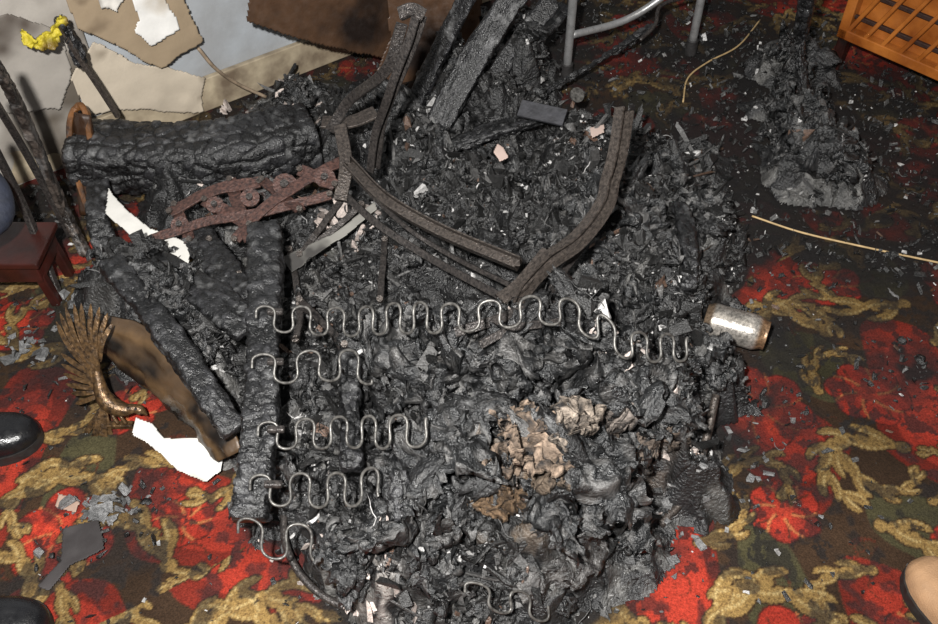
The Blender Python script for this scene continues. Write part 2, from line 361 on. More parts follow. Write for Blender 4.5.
wsheet('white_tear',[(128,-5),(165,-5),(180,28),(152,46),(134,30),(140,18)],.065,stain((222,220,216),(190,180,165),8,.6,5),5)
wsheet('left_sheet',[(-60,-20),(65,-20),(92,50),(78,112),(95,175),(40,190),(-60,230)],.02,stain((164,158,150),(96,88,78),5,.6,6),6)
wsheet('left_upper_sheet',[(-40,20),(10,12),(60,30),(74,75),(60,110),(-40,120)],.035,stain((156,150,142),(70,60,52),6,.56,16),16)
wsheet('torn_strip',[(92,-6),(128,-8),(118,14),(100,10)],.07,stain((216,212,204),(60,50,40),14,.6,9),9)
yp=empty('melted_yellow_plastic')
patch('sheet',[wallpt(u,v,.13) for u,v in [(22,28),(36,36),(48,32),(56,14),(68,16),(64,40),(46,52),(24,44)]],WN,mat('yellow_sheet_material',None,rough=.5,noise=.4,bump=.8),stain((180,164,44),(110,90,30),30,.5,3),.003,.006,lambda X,Y:.04*(fbm2(X*60,Y*60,3,4)-.5),.008,yp,5)
def cf(x,y):
    n=fbm2(x*6,y*6,4,14)[:,None]; e=np.clip((n-.5)*5,0,1); return c3(76,56,42)*(1-e)+c3(34,27,24)*e
cb=empty('scorched_cardboard_sheet')
patch('flap',[wallpt(u,v,.16) for u,v in [(250,-60),(246,22),(300,38),(385,55),(440,20),(460,-60)]],WN,M_plain,cf,.005,.003,lambda X,Y:.04*np.cos(X*5),.003,cb,1)
patch('folded_flap',[wallpt(u,v,.24) for u,v in [(385,-60),(392,40),(368,96),(376,108),(440,75),(470,40),(480,-60)]],WN+np.array([-.35,-.1,.15]),M_plain,cf,.005,.003,lambda X,Y:.5*X*X,.004,cb,2)
tube('wall_cable',[wallpt(198,48,.05),wallpt(215,68,.06),wallpt(238,84,.06),spot(266,97,.02)],.005,mat('cable_material',(130,114,96),rough=.5))
# ------------------------------------------------------------------ heap mesh
HEAP=empty('charred_debris_heap')
hx=np.arange(-1.25,1.35,.0042); hy=np.arange(.55,3.05,.0042)
HX,HY=np.meshgrid(hx,hy,indexing='ij'); HZ=H(HX,HY)
F=gridF(len(hx),len(hy)); zz=HZ.ravel(); keep=(zz[F]>.003).all(1)
side=((HX-WP[0])*WN[0]+(HY-WP[1])*WN[1]).ravel()
keep&=(side[F]>.01).all(1); F=F[keep]; used=np.unique(F); mp=-np.ones(zz.size,int); mp[used]=np.arange(len(used)); F=mp[F]
dxn=(fbm2(HX*22,HY*22,3,91)-.5)*.06; dyn=(fbm2(HX*22,HY*22,3,92)-.5)*.06
ash=np.clip((fbm2(HX*30,HY*30,5,71)-.55)*7,0,1)*np.clip((fbm2(HX*5,HY*5,2,72)-.3)*3,0,1)
base=np.array([.011,.011,.0115])*(.3+1.5*fbm2(HX*40,HY*40,3,73))[...,None]
C=base*(1-ash[...,None]*.55)+ash[...,None]*.55*np.array([.17,.165,.155])
for u,v,r,col in [(535,440,.12,(118,102,88)),(505,500,.08,(98,80,60)),(580,430,.11,(118,108,98)),(650,410,.07,(100,92,84)),(355,250,.05,(150,148,140)),(240,160,.07,(150,134,126)),(260,200,.09,(70,44,36)),(380,570,.05,(140,135,130)),(620,440,.09,(104,92,82)),(450,390,.09,(92,88,84)),(480,480,.10,(92,84,76)),(420,400,.08,(84,80,76))]:
    c=spot(u,v,.18 if v>300 else .05); m_=np.clip(1.2-np.hypot(HX-c[0],HY-c[1])/r,0,1)*np.clip((fbm2(HX*36,HY*36,4,int(u))-.47)*8,0,1)
    C=C*(1-m_[...,None])+m_[...,None]*np.array(lin(col))
quadmesh('heap_mass',np.stack([HX+dxn,HY+dyn,HZ],-1).reshape(-1,3)[used],F,M_char,C.reshape(-1,3)[used],True,HEAP)
def Hs(x,y): return float(H(np.array([x]),np.array([y]))[0])
# ------------------------------------------------------------------ shards
SC=empty('scattered_ash_and_cinders')
BX=np.array([(-1,-1,-1),(1,-1,-1),(1,1,-1),(-1,1,-1),(-1,-1,1),(1,-1,1),(1,1,1),(-1,1,1)])*.5
BF=np.array([(0,3,2,1),(4,5,6,7),(0,1,5,4),(1,2,6,5),(2,3,7,6),(3,0,4,7)])
def rotm(n,flat=0.):
    q=rng.normal(size=(n,4)); 
    if flat: q[:,1:3]*=(1-flat)
    q/=np.linalg.norm(q,axis=1)[:,None]; w,x,y,z=q.T
    return np.stack([np.stack([1-2*(y*y+z*z),2*(x*y-z*w),2*(x*z+y*w)],1),np.stack([2*(x*y+z*w),1-2*(x*x+z*z),2*(y*z-x*w)],1),np.stack([2*(x*z-y*w),2*(y*z+x*w),1-2*(x*x+y*y)],1)],1)
def shards(name,px,py,size,ratio,cols,flat=0.,lift=.3,mat_=None,zf=None,parent=None):
    n=len(px); s=size[:,None]*ratio
    R=rotm(n,flat); v=(BX[None]*(1+ (rng.random((n,8,3))-.5)*1.2))*s[:,None]
    v=np.einsum('nij,nkj->nki',R,v)
    z=(H(px,py) if zf is None else zf)
    half=-v[:,:,2].min(1); v[:,:,0]+=px[:,None]; v[:,:,1]+=py[:,None]; v[:,:,2]+=(z+half*(1-lift))[:,None]
    F=(BF[None]+np.arange(n)[:,None,None]*8).reshape(-1,4)
    return quadmesh(name,v.reshape(-1,3),F,mat_ or M_shard,np.repeat(cols,8,0),False,parent)
def flakes(name,px,py,L,W,cols,parent,hi_=.6):
    """curled ribbons / peeled flakes"""
    n=len(px); a=9; t=np.linspace(-.5,.5,a)[None,:]; cur=rng.normal(size=(n,1))*2.2; tw=rng.normal(size=(n,1))*1.2; cv2=rng.normal(size=(n,1))*1.5
    ang=cur*t+cv2*t*t*2; x=np.cumsum(np.cos(ang),1)/a; z=np.cumsum(np.sin(ang),1)/a; x-=x.mean(1)[:,None]; z-=z.min(1)[:,None]*.7
    wv=W[:,None]*(1-(2*np.abs(t))**3*.7)*(.7+.6*rng.random((n,a)))
    ca,sa=np.cos(tw*t),np.sin(tw*t)
    c=np.stack([x*L[:,None],(rng.random((n,a))-.5)*.1*L[:,None],z*L[:,None]],-1)
    off=np.stack([0*wv,wv*ca*.5,wv*sa*.5],-1); nrm=np.stack([-np.sin(ang)*.0012,0*x,np.cos(ang)*.0012],-1)
    V=np.stack([c-off,c+off,c+off-nrm,c-off-nrm],2)
    R=rotm(n,hi_); V=np.einsum('nij,nabj->nabi',R,V)
    z0=H(px,py); V[...,0]+=px[:,None,None]; V[...,1]+=py[:,None,None]; V[...,2]+=(z0-V[...,2].reshape(n,-1).min(1)*.5)[:,None,None]
    f=[]
    for i in range(a-1):
        for j in range(4): f.append((i*4+j,(i+1)*4+j,(i+1)*4+(j+1)%4,i*4+(j+1)%4))
    f.append((3,2,1,0)); e=(a-1)*4; f.append((e,e+1,e+2,e+3)); f=np.array(f)
    F=(f[None]+np.arange(n)[:,None,None]*a*4).reshape(-1,4)
    return quadmesh(name,V.reshape(-1,3),F,M_shard,np.repeat(cols,a*4,0),True,parent)
def sample(n,fn,x0=-1.5,x1=1.9,y0=.5,y1=3.3):
    xs_=[];ys_=[];t=0
    while t<n:
        x=rng.uniform(x0,x1,n*2);y=rng.uniform(y0,y1,n*2); k=(rng.random(n*2)<fn(x,y))&(((x-WP[0])*WN[0]+(y-WP[1])*WN[1])>.04)
        xs_.append(x[k]);ys_.append(y[k]);t+=k.sum()
    return np.concatenate(xs_)[:n],np.concatenate(ys_)[:n]
def greys(n,p=(.72,.2,.06,.02)):
    k=rng.choice(4,n,p=p); b=rng.random(n)[:,None]
    out=np.where(k[:,None]==0,.006+.012*b,np.where(k[:,None]==1,.03+.09*b,np.where(k[:,None]==2,.2+.4*b,.05+.04*b)))*np.array([1,.98,.96])
    out[k==3]*=np.array([1.4,.85,.6]); return out
hm=lambda x,y:np.clip(H0(x,y)/.05-.3,0,1)
flatzone=lambda x,y:hm(x,y)*np.where(H0(x,y)>.15,.3,1.)
clump=lambda x,y:flatzone(x,y)*np.clip((fbm2(x*8,y*8,2,66)-.35)*4,0.05,1)
n=4500;px,py=sample(n,clump);shards('charcoal_fragments',px,py,.005+.024*rng.random(n)**4,np.stack([1+rng.random(n),.5+.5*rng.random(n),.15+.5*rng.random(n)],1),greys(n,(.82,.14,.02,.02)),0,.35,parent=HEAP)
n=15000;px,py=sample(n,clump);shards('charcoal_crumbs',px,py,.002+.007*rng.random(n)**2,np.stack([1+rng.random(n),.5+.5*rng.random(n),.3+.5*rng.random(n)],1),greys(n,(.66,.24,.08,.02)),0,.2,parent=HEAP)
n=4200;px,py=sample(n,hm);shards('pale_ash_bits',px,py,.002+.0055*rng.random(n)**2,np.stack([1+rng.random(n),.5+.5*rng.random(n),.3+.5*rng.random(n)],1),greys(n,(.2,.45,.32,.03)),0,.0,parent=HEAP)
n=500;px,py=sample(n,flatzone);shards('charred_splinters',px,py,.03+.06*rng.random(n)**2,np.stack([np.ones(n),.08+.08*rng.random(n),.04+.06*rng.random(n)],1),greys(n,(.8,.18,.0,.02)),.6,.4,parent=HEAP)
n=2800;px,py=sample(n,clump);flakes('curled_char_flakes',px,py,.015+.06*rng.random(n)**2,.004+.02*rng.random(n)**1.5,greys(n,(.88,.10,.01,.01)),HEAP)
n=1100;px,py=sample(n,hm);flakes('burnt_threads',px,py,.03+.07*rng.random(n)**2,.0015+.001*rng.random(n),greys(n,(.6,.35,.04,.01)),HEAP,.4)
n=500;px,py=sample(n,lambda x,y:np.clip(sootf(x,y)-.3,0,1)*(H0(x,y)<.03));flakes('loose_flakes',px,py,.01+.04*rng.random(n)**2,.004+.014*rng.random(n)**1.5,greys(n,(.88,.11,.01,.0)),SC,.8)
n=9000;px,py=sample(n,lambda x,y:np.clip(sootf(x,y)*1.1-.2,0,1));shards('cinders',px,py,.002+.010*rng.random(n)**3,np.stack([1+rng.random(n),.6+.4*rng.random(n),.3+.3*rng.random(n)],1),greys(n,(.78,.17,.04,.01)),.3,.2,parent=SC)
n=2500;px,py=sample(n,lambda x,y:.5+0*x);shards('ash_specks',px,py,.002+.006*rng.random(n)**2,np.stack([1+rng.random(n),.8+.2*rng.random(n),.3+0*rng.random(n)],1),greys(n,(.72,.2,.07,.01)),.5,.2,parent=SC)
def cluster(name,L,pale,flat=.4):
    X_=[];Y_=[];Sz=[];Cc=[]
    for u,v,r,k,s in L:
        c=spot(u,v,.15 if 200<u<700 and v>350 else 0); X_.append(c[0]+rng.normal(size=k)*r);Y_.append(c[1]+rng.normal(size=k)*r);Sz.append(s*(.3+rng.random(k)**2*1.2))
        Cc.append(np.array(lin(pale))[None]*(.3+.7*rng.random((k,1))))
    x=np.concatenate(X_);y=np.concatenate(Y_);n=len(x)
    k=((x-WP[0])*WN[0]+(y-WP[1])*WN[1])>.05
    x,y=x[k],y[k];n=len(x)
    shards(name,x,y,np.concatenate(Sz)[k],np.stack([1+rng.random(n)*.5,.7+.4*rng.random(n),.15+.3*rng.random(n)],1),np.concatenate(Cc)[k],flat,.0,parent=SC)
cluster('plaster_rubble',[(240,150,.05,40,.03),(290,165,.05,30,.026),(350,250,.035,34,.022),(215,190,.05,22,.026),(155,100,.04,12,.03),(620,425,.05,26,.014),(660,420,.04,22,.014),(590,420,.05,30,.012),(380,575,.04,26,.013),(560,400,.06,26,.011),(400,390,.05,20,.011),(300,130,.05,16,.024),(560,440,.06,30,.011),(450,470,.08,20,.010),(300,500,.06,14,.012),(230,100,.06,20,.02),(480,350,.06,20,.01)],(204,190,182))
cluster('grey_ash_flakes',[(110,505,.03,40,.012),(90,500,.02,8,.018),(30,345,.035,30,.014),(680,470,.05,24,.012),(75,300,.04,18,.014),(740,470,.05,20,.010),(680,520,.06,20,.010),(760,300,.05,14,.010)],(112,112,112),.75)
# ------------------------------------------------------------------ melted lumps
al=Acc()
px,py=sample(160,lambda x,y:np.clip(H0(x,y)*5,0,1))
nu,nv=34,20
uu,vv_=np.meshgrid(np.linspace(0,2*np.pi,nu,endpoint=False),np.linspace(0.02,np.pi-.02,nv),indexing='ij')
i=np.arange(nu)[:,None];j=np.arange(nv-1)[None,:]
LFq=np.stack([i*nv+j,i*nv+j+1,((i+1)%nu)*nv+j+1,((i+1)%nu)*nv+j],-1).reshape(-1,4)
for q,(x,y) in enumerate(zip(px,py)):
    r=.012+.03*rng.random()**1.6
    d=np.stack([np.cos(uu)*np.sin(vv_),np.sin(uu)*np.sin(vv_),np.cos(vv_)],-1)
    o=rng.random(2)*90
    rr=1+ 1.2*(ridge2(d[...,0]*2.4+d[...,2]*1.6+o[0],d[...,1]*2.4-d[...,2]*1.4+o[1],3,q%7)-.5)+.7*(fbm2(d[...,0]*5+d[...,2]*4+o[1],d[...,1]*5-d[...,2]*4+o[0],3,3)-.5)
    V=d*rr[...,None]*r*np.array([1+.9*rng.random(),.7+.4*rng.random(),.45+.3*rng.random()])
    R=rotm(1,.6)[0]; V=V.reshape(-1,3)@R.T+np.array([x,y,Hs(x,y)])
    g=.008+.012*rng.random()**3; t=np.clip((fbm2(d[...,0]*5+o[0],d[...,1]*5,3,5)-.6)*4,0,1).reshape(-1,1)*.12
    al.add(V,LFq,np.array([g,g,g*1.03])*(.6+.8*rr.reshape(-1,1)*.5)+t)
al.out('melted_foam_lumps',M_char,True,HEAP)
# ------------------------------------------------------------------ crumpled cloth
ac=Acc(); af=Acc()
def crump(c,size,amp,col,seed,tilt=(0,0,0),asp=1.,n=44,freq=6,ashk=.3,acc=None):
    g=np.linspace(-1,1,n); A,B=np.meshgrid(g,g,indexing='ij')
    r=np.hypot(A,B); edge=.72+.5*(fbm2(A*3.5+seed,B*3.5,4,seed)-.5)*2*.9
    z=(ridge2(A*freq/3+seed,B*freq/4,4,seed)-.5)*amp*2.6+(ridge2(A*freq,B*freq,3,seed+3)-.5)*amp*.7-r*r*size*.25
    wxx=(fbm2(A*3,B*3,3,seed+8)-.5)*size*.9; wyy=(fbm2(A*3,B*3,3,seed+7)-.5)*size*.9
    V=np.stack([A*size+wxx,B*size*asp+wyy,z],-1).reshape(-1,3)
    Rm=np.array(Matrix.Rotation(tilt[2],3,'Z')@Matrix.Rotation(tilt[1],3,'Y')@Matrix.Rotation(tilt[0],3,'X'))
    V=V@Rm.T+np.array(c); F=gridF(n,n); F=F[(r<edge).ravel()[F].all(1)]
    if len(F)<5: return
    used=np.unique(F); mp=-np.ones(n*n,int); mp[used]=np.arange(len(used)); F=mp[F]
    sh=(.3+1.5*fbm2(A*8,B*8,4,seed+2)).ravel()[:,None]; ahs=np.clip((fbm2(A*11,B*11,4,seed+5)-.55)*7,0,1).ravel()[:,None]*ashk
    tgt=np.array([.26,.25,.24]) if ashk<=.3 else np.array([.015,.014,.014])
    Cc=(np.array(col)*sh*(1-ahs)+ahs*tgt)[used]
    V=V[used]; m=len(used); V[:,2]=np.maximum(V[:,2],.006)
    (acc or ac).add(np.vstack([V,V-np.array([0,0,.004])]),np.vstack([F,F[:,::-1]+m]),np.vstack([Cc,Cc*.6]))
def zH(u,v,zg=.15,l=.0):
    p=spot(u,v,zg)
    for _ in range(5): p=spot(u,v,Hs(p[0],p[1])*.5+p[2]*.5+l*.5)
    return p
BK=(.011,.0115,.0122)
k=0
for u,v,s in [(400,345,.11),(450,355,.14),(510,360,.14),(560,365,.15),(610,385,.13),(660,400,.1),(420,400,.12),(470,410,.14),(420,470,.14),(460,510,.13),(500,385,.13),(590,465,.12),(630,450,.08),(550,510,.11),(380,530,.1),(340,550,.06),(430,560,.1),(590,505,.07),(680,415,.06),(590,430,.1),(430,360,.12),(540,350,.12),(640,230,.12),(680,260,.11),(600,200,.12),(700,210,.08),(640,300,.1),(590,300,.1),(150,290,.09),(190,330,.09),(170,300,.07),(205,350,.05),(380,100,.08),(300,100,.08),(440,160,.1),(540,190,.1),(820,150,.14),(805,110,.11),(835,165,.1),(790,85,.1),(720,375,.05),(120,280,.06),(660,180,.1),(560,240,.09),(480,240,.07),(790,60,.08),(470,430,.12),(400,440,.1),(470,70,.1),(505,55,.1),(440,100,.09),(530,95,.07),(490,20,.1)]:
    k+=1; s*=.95; crump(zH(u,v,.15,.022),s,s*.42,BK,k,(rng.normal()*.3+.2,rng.normal()*.4,rng.random()*6.28),.6+.5*rng.random(),60,5.5)
for q in range(280):   # small torn flaps
    x,y=sample(1,lambda x,y:np.clip(H0(x,y)*5,0,1)); k+=1; s=.018+.04*rng.random()**1.3
    crump((x[0],y[0],Hs(x[0],y[0])+s*.35),s,s*.45,BK,k%97,(rng.normal()*.7,rng.normal()*.7,rng.random()*6.28),.4+.6*rng.random(),22,5)
crump(zH(560,560,.1,.02),.09,.012,(.022,.02,.019),301,(.45,.1,.3),.8,40,3)
for u,v,s,col,sd,asp,rz in [(530,440,.075,(112,97,84),311,1.2,1.2),(505,495,.06,(92,74,56),312,1.1,.4),(572,425,.06,(118,108,98),313,.7,.7),(612,420,.055,(108,100,94),315,.6,.2),(665,430,.06,(78,68,60),314,.7,.7),(498,465,.05,(104,90,78),316,1.3,2.),(550,470,.05,(94,82,70),318,1.,.3),(640,445,.05,(88,78,70),319,.8,1.8)]:
    crump(zH(u,v,.24,.045),s,.035,lin(col),sd,(.45,.1,rz),asp,56,7,.97,af)
ac.out('burnt_upholstery_scraps',M_cloth,True,HEAP)
af.out('scorched_foam_remnant',M_foam,True,HEAP)
# ------------------------------------------------------------------ recliner frame
RC=empty('burnt_recliner_chair')
charbeam('front_rail',S((266,228,.24),(264,330,.23),(260,430,.21),(250,520,.17)),.068,.045,RC,seed=3,cell=.02,aniso=1.4,depth=.005)
charbeam('side_board',S((195,235,.1),(245,300,.15)),.07,.03,RC,seed=4)
charbeam('arm_board',S((110,262,.2),(165,330,.19),(235,432,.14)),.05,.03,RC,seed=5,cell=.03,aniso=.4,depth=.003)
charbeam('arm_board_low',S((150,262,.15),(215,300,.17),(250,330,.17)),.08,.03,RC,seed=6,cell=.03,aniso=.4,depth=.003)
charbeam('inner_post',S((350,350,.16),(352,470,.16)),.04,.03,RC,seed=8)
def spring(name,pts,amp=.03,per=.083,r=.0026,tilt=.6):
    P=spline(pts,60); seg=np.r_[0,np.cumsum(np.linalg.norm(np.diff(P,axis=0),axis=1))]; L=seg[-1]
    N=int(L/per*48); s=np.linspace(0,L,N); th=2*np.pi*s/per
    s2=np.clip(s-.105*per*np.sin(2*th),0,L); base=np.stack([np.interp(s2,seg,P[:,i]) for i in range(3)],1)
    d=np.array([0,-math.sin(tilt)*0+.78,.62]); 
    V=base+d[None,:]*(np.sin(th)*amp*(1+.2*(vn2(s*9,s*0+3)-.5)))[:,None]
    T2_,A2,B2=frames(V,(0.02,-.62,.78)); sec=circ(r,8)
    VV=V[:,None]+A2[:,None]*sec[None,:,0,None]+B2[:,None]*sec[None,:,1,None]
    build(name,VV.reshape(-1,3),gridF(len(V),8,True),(),M_spring,None,True,RC)
spring('spring_1',S((256,318,.28),(300,320,.28),(350,322,.30),(400,318,.36),(450,318,.42),(500,314,.44),(550,310,.43),(590,322,.41),(630,345,.38),(690,348,.31)),.025,.068)
spring('spring_2',S((252,368,.27),(290,368,.27),(330,365,.28),(372,368,.31)),.027,.08)
spring('spring_3',S((258,436,.25),(300,434,.25),(350,432,.28),(395,432,.33),(430,428,.35)),.025,.064)
spring('spring_4',S((250,490,.22),(300,490,.22),(340,490,.24),(382,484,.28)),.027,.066)
spring('spring_5',S((238,533,.18),(270,540,.17),(320,545,.15)),.03,.08)
spring('spring_6',S((465,592,.16),(500,600,.14),(550,610,.08)),.02,.08,.0024)
for i,(u,v,z) in enumerate([(275,316,.275),(275,366,.265),(275,434,.25),(272,489,.225)]): box('clip_%d'%i,spot(u-8,v,z),[.03,0,0],[0,.012,0],[0,0,.01],M_bar,RC)
bar('lever_arm_right',S((620,110,.50),(614,150,.45),(606,180,.40),(600,205,.37),(575,238,.32),(545,260,.28),(522,285,.24),(510,308,.22)),.034,.018,M_bar2,RC,up=(.6,-.5,.5),n=40,sec=chan(.032,.022,.004))
bar('lever_link_right',S((606,190,.33),(585,240,.26),(560,275,.2),(548,300,.16)),.02,.006,M_bar,RC,up=(.5,-.6,.4))
bar('lever_arm_left',S((416,14,.60),(408,40,.55),(390,85,.45),(376,125,.33),(370,168,.22)),.03,.015,M_bar,RC,up=(.8,-.4,.2),n=36,sec=chan(.03,.018,.004))
bar('lever_link_left',S((402,24,.55),(386,70,.45),(350,100,.32),(330,130,.24)),.024,.01,M_bar,RC,up=(.3,-.5,.6))
bar('lever_cap',S((400,14,.6),(412,10,.61),(424,16,.6)),.026,.016,M_bar,RC,up=(.3,-.5,.6))
bar('hinge_plate',S((322,122,.24),(350,122,.24),(376,112,.25)),.045,.006,M_bar2,RC)
bar('upright_plate',S((340,125,.26),(346,165,.22),(340,200,.18)),.03,.006,M_bar2,RC,up=(0,-.8,.5))
bar('seat_bar_rear',S((350,165,.22),(385,200,.22),(440,232,.21),(520,266,.22)),.03,.02,M_bar2,RC,sec=chan(.026,.022,.003),n=30,up=(0,-.5,.8))
bar('seat_bar_front',S((335,185,.18),(375,222,.18),(430,258,.17),(502,297,.2)),.016,.005,M_bar,RC,up=(0,-.8,.5),n=30)
bar('seat_bar_mid',S((350,172,.19),(400,222,.18),(450,255,.17),(510,285,.2)),.010,.010,M_bar,RC,up=(0,-.8,.5),n=30)
bar('seat_bar_joint',S((500,300,.23),(520,285,.24),(548,252,.26)),.03,.012,M_bar2,RC,n=12)
bar('swivel_bracket',S((455,332,.33),(490,322,.34),(540,306,.33),(575,308,.30)),.018,.006,M_bar,RC,up=(0,-.8,.5))
bar('swivel_bracket_b',S((480,345,.34),(515,328,.35),(560,322,.34)),.014,.006,M_bar,RC,up=(0,-.8,.5))
links=[((150,240,.12),(205,222,.15),(262,212,.17),(330,195,.18)),((170,212,.14),(215,190,.16),(260,182,.17)),((235,240,.14),(268,205,.18),(320,172,.2),(345,160,.2)),
((205,200,.15),(250,225,.16)),((262,180,.17),(300,210,.18)),((150,275,.1),(200,300,.12),(245,330,.15)),((210,240,.12),(240,275,.14)),((280,268,.1),(330,232,.12),(362,205,.14)),
((300,305,.12),(330,330,.14),(350,365,.16)),((300,170,.2),(335,185,.2)),((230,180,.15),(250,240,.16)),((190,240,.12),(175,205,.14)),((345,195,.15),(300,255,.12)),((300,300,.14),(345,345,.18)),((290,250,.1),(300,310,.12),(296,340,.12)),((385,240,.1),(380,300,.12))]
for i,l in enumerate(links):
    m_=M_rust if i<5 or i in(9,10,11) else M_bar
    w=.022+.012*rng.random() if m_ is M_rust else .014
    bar('link_%d'%i,S(*l),w,.005,m_,RC,up=(rng.normal()*.3,-.4,.8),n=14,wob=.002)
    for q in(l[0],l[-1]): p=spot(*q); disc('rivet_%d'%i,p+[0,-.002,.004],.007,.012,M_bar2,RC,(0,-.4,.8))
for i,(u,v,z,r) in enumerate([(285,185,.19,.028),(250,198,.18,.022),(215,205,.16,.02),(325,178,.2,.024),(180,225,.14,.02)]):
    disc('cam_plate_%d'%i,spot(u,v,z),r,.006,M_rust,RC,(.1,-.4,.8)); disc('pivot_%d'%i,spot(u,v,z)+[0,-.004,.006],r*.35,.012,M_bar,RC,(.1,-.4,.8))
def pc(I,J):
    n=fbm2(I*6,J*3,4,3)[:,None]; e=np.clip((n-.45)*5,0,1); g=(np.abs(np.sin(J*7+I*2))**8)[:,None]*.5
    return (c3(74,58,42)*(1-e)+c3(24,20,17)*e)*(1-g)+c3(104,80,52)*g
loft('side_panel',S((100,312,.14),(150,328,.18),(195,365,.18),(225,405,.14),(242,450,.08)),S((100,345,.04),(125,372,.04),(160,400,.03),(190,425,.02),(222,455,.01)),50,24,M_plain,pc,.03,.009,RC,2)
tube('front_hoop',S((285,480,.05),(285,540,.04),(305,580,.03),(340,605,.02),(385,612,.02)),.007,M_bar,RC,n=30)
tube('right_hem',S((716,395,.12),(706,440,.08),(690,490,.04),(660,525,.02)),.008,M_bar2,RC,n=30)
charbeam('inner_slat',S((400,470,.29),(398,520,.24)),.03,.02,RC,seed=12)
# ------------------------------------------------------------------ charred log / back boards
charbeam('charred_armrest_bolster',S((76,155,.1),(150,158,.09),(230,155,.09),(312,135,.09)),.17,.15,None,cell=.034,depth=.006,seed=21,endcol=lin((30,22,18)),rough=.0015,aniso=1.,base=(.010,.010,.011),e=.5)
cc=empty('scorched_chair_arm')
M_sw=mat('scorched_wood_material',(124,80,40),rough=.5,nscale=30,col2=(18,14,12))
bar('arm_end_hoop',S((90,215,.02),(76,170,.1),(70,130,.18),(76,108,.22),(86,112,.22),(92,150,.14)),.018,.014,M_sw,cc,n=44,up=(1,0,0))
loft('arm_end_face',S((80,215,.02),(74,165,.1),(74,112,.22)),S((100,215,.02),(98,165,.1),(90,115,.22)),20,8,M_plain,c3(52,34,22),.01,.004,cc,5)
bd=empty('charred_backrest_boards')
BB=(.006,.006,.007)
charbeam('board_a',S((430,140,.10),(472,62,.26),(520,-12,.42)),.07,.018,bd,up=(0,-.5,.8),seed=31,cell=.06,aniso=.12,depth=.003,e=.18,base=BB,rough=.002)
charbeam('board_b',S((462,130,.08),(502,66,.18),(552,0,.30)),.05,.018,bd,up=(.3,-.5,.8),seed=32,cell=.06,aniso=.12,depth=.003,e=.18,base=BB,rough=.002)
charbeam('board_c',S((412,110,.12),(440,50,.28),(474,-15,.45)),.05,.018,bd,up=(-.2,-.5,.8),seed=33,cell=.06,aniso=.12,depth=.003,e=.18,base=BB,rough=.002)
charbeam('board_e',S((490,110,.08),(525,55,.15),(566,6,.2)),.045,.016,bd,up=(.1,-.5,.8),seed=35,cell=.06,aniso=.12,depth=.003,e=.18,base=BB,rough=.002)
charbeam('board_d',S((440,150,.10),(500,128,.12),(560,112,.12)),.05,.02,bd,seed=34,cell=.05,aniso=.25,e=.2)
charbeam('charred_batten',S((528,100,.06),(590,66,.08),(655,25,.1)),.022,.015,None,seed=36)
charbeam('charred_stick',S((680,205,.18),(690,255,.18),(688,290,.16)),.04,.03,None,seed=38)
bar('slate_tile',S((520,108,.18),(565,118,.18)),.045,.01,mat('slate_material',(54,54,58),rough=.6),None,up=(0,-.5,.8))
disc('washer_plate',spot(577,95,.17),.02,.006,M_spring,None,(0.3,-.5,.6))
tube('bent_rod',S((640,40,.1),(655,25,.12),(662,5,.15),(700,-6,.15)),.006,M_bar,None,n=24)
ls=empty('scorched_chair_legs')
charbeam('leg_1',S((86,255,.02),(60,200,.15),(20,110,.45),(-10,55,.62)),.026,.02,ls,up=(1,0,.3),base=(.04,.032,.027),seed=61,rough=.001,depth=.002)
bar('leg_2',S((70,235,.02),(30,160,.25),(-12,90,.5)),.014,.014,M_bar,ls,n=20,up=(1,0,.3))
bar('leg_3',S((60,298,.0),(25,210,.2),(-15,130,.45)),.018,.014,M_bar,ls,n=20,up=(1,0,.3))
pp=[wallpt(58,20,.12),wallpt(78,55,.13),wallpt(98,85,.14),wallpt(118,116,.14)]
bar('poker_rod',pp,.016,.012,M_bar2,ls,n=20,up=(1,0,.3))
charbeam('poker_head',[wallpt(60,18,.12),wallpt(72,40,.12),wallpt(84,66,.13)],.03,.025,ls,seed=44)
charbeam('charred_leg_block',S((100,185,.1),(98,215,.1),(106,250,.06)),.05,.04,None,seed=46)
rc=empty('mahogany_side_table')
a=spot(48,270,.1); ax0=a[0]
box('top',[ax0-.4,a[1]-.03,.13],[.4,0,0],[0,.14,0],[0,0,.016],M_redwood,rc)
box('apron',[ax0-.38,a[1]-.02,.08],[.37,0,0],[0,.12,0],[0,0,.05],M_redwood,rc)
for i,(dx,dy) in enumerate([(-.02,-.005),(-.37,-.005),(-.02,.09),(-.37,.09)]): bar('leg_%d'%i,[[ax0+dx,a[1]+dy,.09],[ax0+dx+.008,a[1]+dy,0.]],.022,.022,M_redwood,rc,up=(0,1,0))
tube('navy_rolled_bag',S((-36,170,.33),(-9,185,.33),(-2,215,.3),(-30,235,.3)),.03,mat('navy_fabric_material',(34,38,50),rough=.7),None,n=20,k=16)
# ------------------------------------------------------------------ papers on the floor
white=stain((206,204,198),(150,142,132),10,.62,8)
def fl(nm,uv,z,cf_,seed,tl=(0,-.1,1)): return patch(nm,[spot(u,v,z) for u,v in uv],tl,M_paper,cf_,.0025,.0015,None,.003,None,seed)
fl('torn_white_paper',[(136,418),(152,424),(165,437),(200,440),(224,452),(220,472),(204,482),(175,470),(160,452),(132,436)],.03,white,31)
fl('torn_white_paper',[(108,190),(122,205),(150,228),(190,240),(188,262),(160,252),(130,235),(106,215)],.12,white,32)
fl('torn_white_paper',[(118,245),(150,240),(165,258),(130,262)],.05,white,33)
fl('pink_tile_chip',[(58,492),(80,500),(74,512),(54,506)],.01,lambda x,y:np.array(lin((150,126,112))),34)
fl('charred_card',[(64,528),(100,520),(104,548),(70,565),(48,590),(34,585),(60,560)],.012,stain((42,38,38),(60,56,56),12,.5,3),35)
